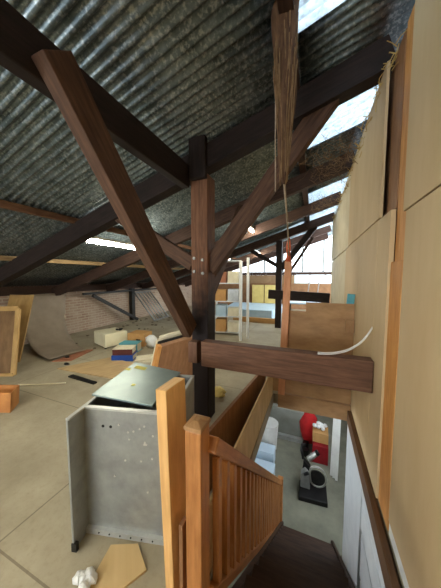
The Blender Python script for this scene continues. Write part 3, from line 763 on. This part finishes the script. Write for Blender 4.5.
# crate at the left edge
bn = thing('crate', 'open orange-brown wooden crate at the left edge of the floor', 'crate', (-3.6, 1.45, 0))
o_ = V((-3.28, 1.49, 0)); ux = V((-.5, -.20, 0)); uy = V((-.17, .17, 0)); hh = V((-.02, 0.03, .22))
def side(a, b, t): return MB().slab([a, b, b+hh, a+hh], t)
side(o_, o_+ux, uy.normalized()*.015).build('side', M['bin'], bn, bevel=.003)
side(o_+uy, o_+uy+ux, -uy.normalized()*.015).build('side', M['bin'], bn, bevel=.003)
side(o_, o_+uy, ux.normalized()*.015).build('side', M['bin'], bn, bevel=.003)
side(o_+ux, o_+ux+uy, -ux.normalized()*.015).build('side', M['bin'], bn, bevel=.003)
MB().slab([o_, o_+ux, o_+ux+uy, o_+uy], (0, 0, .012)).build('bottom', M['bin'], bn)
# leaning left panels
lp_ = thing('panelled_door', 'old wooden panel with raised frame leaning at the far left', 'door leaf', (-4.8, 2.1, 0))
q = [V((-4.48, 2.12, 0)), V((-5.3, 1.75, 0)), V((-5.6, 2.0, 1.05)), V((-4.75, 2.38, 1.05))]
MB().slab(q, (-.03, .04, 0)).build('panel', wood('old_brown_panel', (112, 86, 58), (136, 106, 74), .7, 4), lp_)
for a, b in ((0, 3), (3, 2), (0, 1)):
    MB().bar(q[a]+V((.01, -.02, .01)), q[b]+V((.01, -.02, -.01)), .08, .03, side=(q[1]-q[0]) if a == 0 and b == 3 else (0, 0, 1)).build('frame_rail', M['yellowpanel'], lp_, bevel=.003)
tag(MB().slab([(-5.1, 2.5, 0), (-5.6, 2.35, 0), (-6.1, 2.9, 1.22), (-5.55, 3.05, 1.22)], (-.02, .03, 0)).build('leaning_board', M['yellowpanel'], bevel=.003),
    'yellowish board leaning between the old panel and the grey sheet', 'board')
# curved grey vinyl sheet
top = [V((-6.2, 3.25, 1.17)), V((-6.2, 4.15, 1.17))]
g = MB()
def vin(u, v):
    # u: along the drop, v: across
    prof = [(-6.2, 1.17), (-6.05, .8), (-5.85, .45), (-5.5, .18), (-5.05, .04), (-4.55, .02)]
    t = u*(len(prof)-1); i = min(int(t), len(prof)-2); fr_ = t-i
    def cr(k):
        p0, p1, p2, p3 = [prof[max(0, min(len(prof)-1, i+j))][k] for j in (-1, 0, 1, 2)]
        return .5*((2*p1)+(-p0+p2)*fr_+(2*p0-5*p1+4*p2-p3)*fr_**2+(-p0+3*p1-3*p2+p3)*fr_**3)
    x, z = cr(0), cr(1)
    ya = 3.2-.5*u; yb = 4.2-.75*u
    y = ya+(yb-ya)*v
    z += .02*math.sin(3*v+4*u)*(1-u) + (.10*(1-v)*max(0, u-.55))
    return (x, y, max(z, .015))
g.grid(vin, 24, 12)
tag(g.build('vinyl_sheet', M['vinyl'], smooth=True, solid=.006), 'large grey sheet leaning on the wall and curling onto the floor', 'sheet')
tag(MB().slab([(-4.55, 2.74, 0), (-4.25, 2.9, 0), (-4.45, 3.55, 0), (-4.6, 3.5, 0)], (0, 0, .012)).build('hardboard_piece', M['redtile']), 'red-brown board piece on the floor at the curled sheet edge', 'board')
# dark steel stays on the brick wall
tag(MB().bar((-6.2, 5.0, 1.05), (-5.95, 6.6, .06), .1, .09).build('wall_strut', M['steeldark'], bevel=.004), 'black diagonal strut against the brick wall', 'strut')
tag(MB().box(-6.345, -6.2, 6.62, 6.78, 0, 1.18).build('wall_stay', M['steeldark'], bevel=.004), 'dark upright against the brick wall beside the diagonal strut', 'upright')
tag(MB().bar((-6.1, 4.6, 1.12), (-6.1, 9.0, 1.12), .06, .06).build('pipe_rail', M['steeldark'], bevel=.01), 'dark horizontal rail along the top of the brick wall', 'rail')
# grey bar grille
gr = thing('bar_grille', 'grey steel barred grille leaning against the brick wall', 'grille', (-5.7, 7.2, 0))
g0, g1 = V((-5.28, 6.75, 0)), V((-5.4, 7.75, 0)); up_ = V((-.83, -.1, 1.05))
for k in range(6):
    a = g0.lerp(g1, k/5)
    MB().tube([a, a+up_], .028 if k in (0, 5) else .022, 8).build('bar', M['steelgrey'], gr, smooth=True)
for t_ in (.03, .97): MB().tube([g0+up_*t_, g1+up_*t_], .026, 8).build('rail', M['steelgrey'], gr, smooth=True)
tag(MB().box(-4.6, -4.3, 7.3, 7.6, 0, .22).build('storage_box', M['blue'], bevel=.01), 'small dark blue box on the floor behind the long brace', 'box')
# scraps near the viewer
tag(MB().prism([(-1.02, 1.0, 0), (-.80, 1.02, 0), (-.79, .92, 0), (-.9, .82, 0), (-1.02, .74, 0), (-1.12, .68, 0), (-1.1, .85, 0)][::-1] if False else
    [(-1.075, .92, 0), (-.93, .985, 0), (-.80, .905, 0), (-.86, .80, 0), (-1.03, .71, 0)][::-1], (0, 0, .014)).build('plywood_scrap', M['plypale'], bevel=.002),
    'pale plywood scrap on the floor in front of the steel cabinet', 'board')
g = MB()
for i in range(6): g.blob((-1.07+rn.uniform(-.04, .04), .74+rn.uniform(-.03, .03), .03), .03, .025, .028, .35, 7, 5)
tag(g.build('crumpled_plastic', M['plastic']), 'crumpled white plastic on the floor beside the plywood scrap', 'plastic')
tag(MB().blob((-1.13, 2.75, .07), .09, .07, .07, .25).build('foam_lump', M['yellowcrate']), 'yellow lump on the floor right of the post foot', 'lump')

# ------------------------------------------------------------------ metal shelving with boxes
sh = thing('shelf_unit', 'pale metal shelving unit standing beyond the post', 'shelf', (-2.15, 6.05, 0))
c0 = V((-2.55, 5.8, 0)); e1 = V((.72, .14, 0)); e2 = V((-.1, .45, 0)); hz = 2.05
for a in (c0, c0+e1, c0+e2, c0+e1+e2):
    MB().bar(a, a+V((0, 0, hz)), .045, .045).build('upright', M['white'], sh)
levels = (.06, .5, .92, 1.42, 2.03)
for z in levels:
    MB().slab([c0+V((0, 0, z)), c0+e1+V((0, 0, z)), c0+e1+e2+V((0, 0, z)), c0+e2+V((0, 0, z))], (0, 0, .02)).build('shelf_board', M['galvedge'], sh)
cols = ['card', 'paper', 'bluesheet', 'paper', 'card', 'galv', 'redtile', 'paper', 'yellowcrate']
names = ['tan', 'cream', 'pale blue', 'cream', 'tan', 'grey', 'red-brown', 'cream', 'yellow']
tiers = ['lowest', 'second', 'third', 'fourth']
kk = 0
for li, z in enumerate(levels[:-1]):
    for sl, nm in ((0, 'left'), (1, 'right')):
        a = c0+e1*(.06+.47*sl)+e2*.12
        hgt = rn.uniform(.2, .36); ci = kk % len(cols); kk += 1
        m = MB().slab([a+V((0, 0, z+.021)), a+e1*.40+V((0, 0, z+.021)), a+e1*.40+V((0, 0, z+.021+hgt)), a+V((0, 0, z+.021+hgt))], e2*.7)
        tag(m.build('storage_box', M[cols[ci]], bevel=.006), '%s box at the %s of the %s shelf of the metal unit' % (names[ci], nm, tiers[li]), 'box', 'boxes on the metal shelving')
tag(MB().box(-1.70, -1.645, 5.45, 5.5, 0, 2.0).build('white_pole', M['white'], bevel=.004), 'white pole standing just right of the shelving, nearer one', 'pole')
tag(MB().box(-1.60, -1.54, 5.75, 5.81, 0, 2.1).build('white_pole', M['white'], bevel=.004), 'white pole standing just right of the shelving, farther one', 'pole')
# beyond
tag(MB().slab([(-3.4, 8.6, 0), (-1.4, 8.6, 0), (-1.2, 11.0, 0), (-3.7, 11.0, 0)], (0, 0, .35)).build('covered_stack', M['bluesheet'], bevel=.03), 'low stack under a pale blue sheet at the far end', 'stack')
tag(MB().box(-2.7, -1.0, 7.9, 8.0, 0, .17).build('low_kerb', M['card'], bevel=.005), 'low tan timber board on edge across the distant floor', 'board')
for i, (x, lab) in enumerate(((-2.95, 'yellow panel at the far wall, left one'), (-2.3, 'yellow panel at the far wall, right one'))):
    tag(MB().box(x, x+.6, 11.7, 11.75, .0, 1.2).build('yellow_panel', M['yellowcrate'], bevel=.004), lab, 'panel', 'yellow panels at the far wall')
tb = thing('trestle_table', 'dark table in the distance behind the plywood barrier', 'table', (-.35, 8.4, 0))
MB().box(-.8, .25, 8.0, 8.7, .70, .74).build('tabletop', M['bluesheet'], tb)
for x in (-.76, .2):
    for y in (8.05, 8.65): MB().box(x-.025, x+.025, y-.025, y+.025, 0, .70).build('leg', M['steeldark'], tb)
for i, (x, y, l) in enumerate(((-.2, 8.2, 'thin rod standing on the distant table, left one'), (.1, 8.25, 'thin rod standing on the distant table, right one'))):
    tag(MB().tube([(x, y, .741), (x+.08, y, 1.55)], .015, 6).build('rod', M['steelgrey']), l, 'rod', 'rods on the distant table')

# ------------------------------------------------------------------ daylight
wd = bpy.data.worlds.new('World'); scene.world = wd; wd.use_nodes = True
bg = wd.node_tree.nodes['Background']; bg.inputs['Color'].default_value = (.86, .93, 1.0, 1); bg.inputs['Strength'].default_value = 4.5

# ------------------------------------------------------------------ camera
cam = bpy.data.cameras.new('Camera'); co = bpy.data.objects.new('Camera', cam); col.objects.link(co)
cam.sensor_fit = 'HORIZONTAL'; cam.sensor_width = 36; cam.lens = 230/441*36
co.location = (0, 0, 1.6)
co.rotation_euler = (math.radians(90-4.2), 0, math.radians(22))
cam.clip_start = .05; cam.clip_end = 200
scene.camera = co
vs = scene.view_settings
vs.view_transform = 'Standard'; vs.look = 'None'; vs.gamma = 1; vs.use_curve_mapping = False
vs.exposure = 0.92
scene.cycles.use_denoising = True
scene.cycles.max_bounces = 8
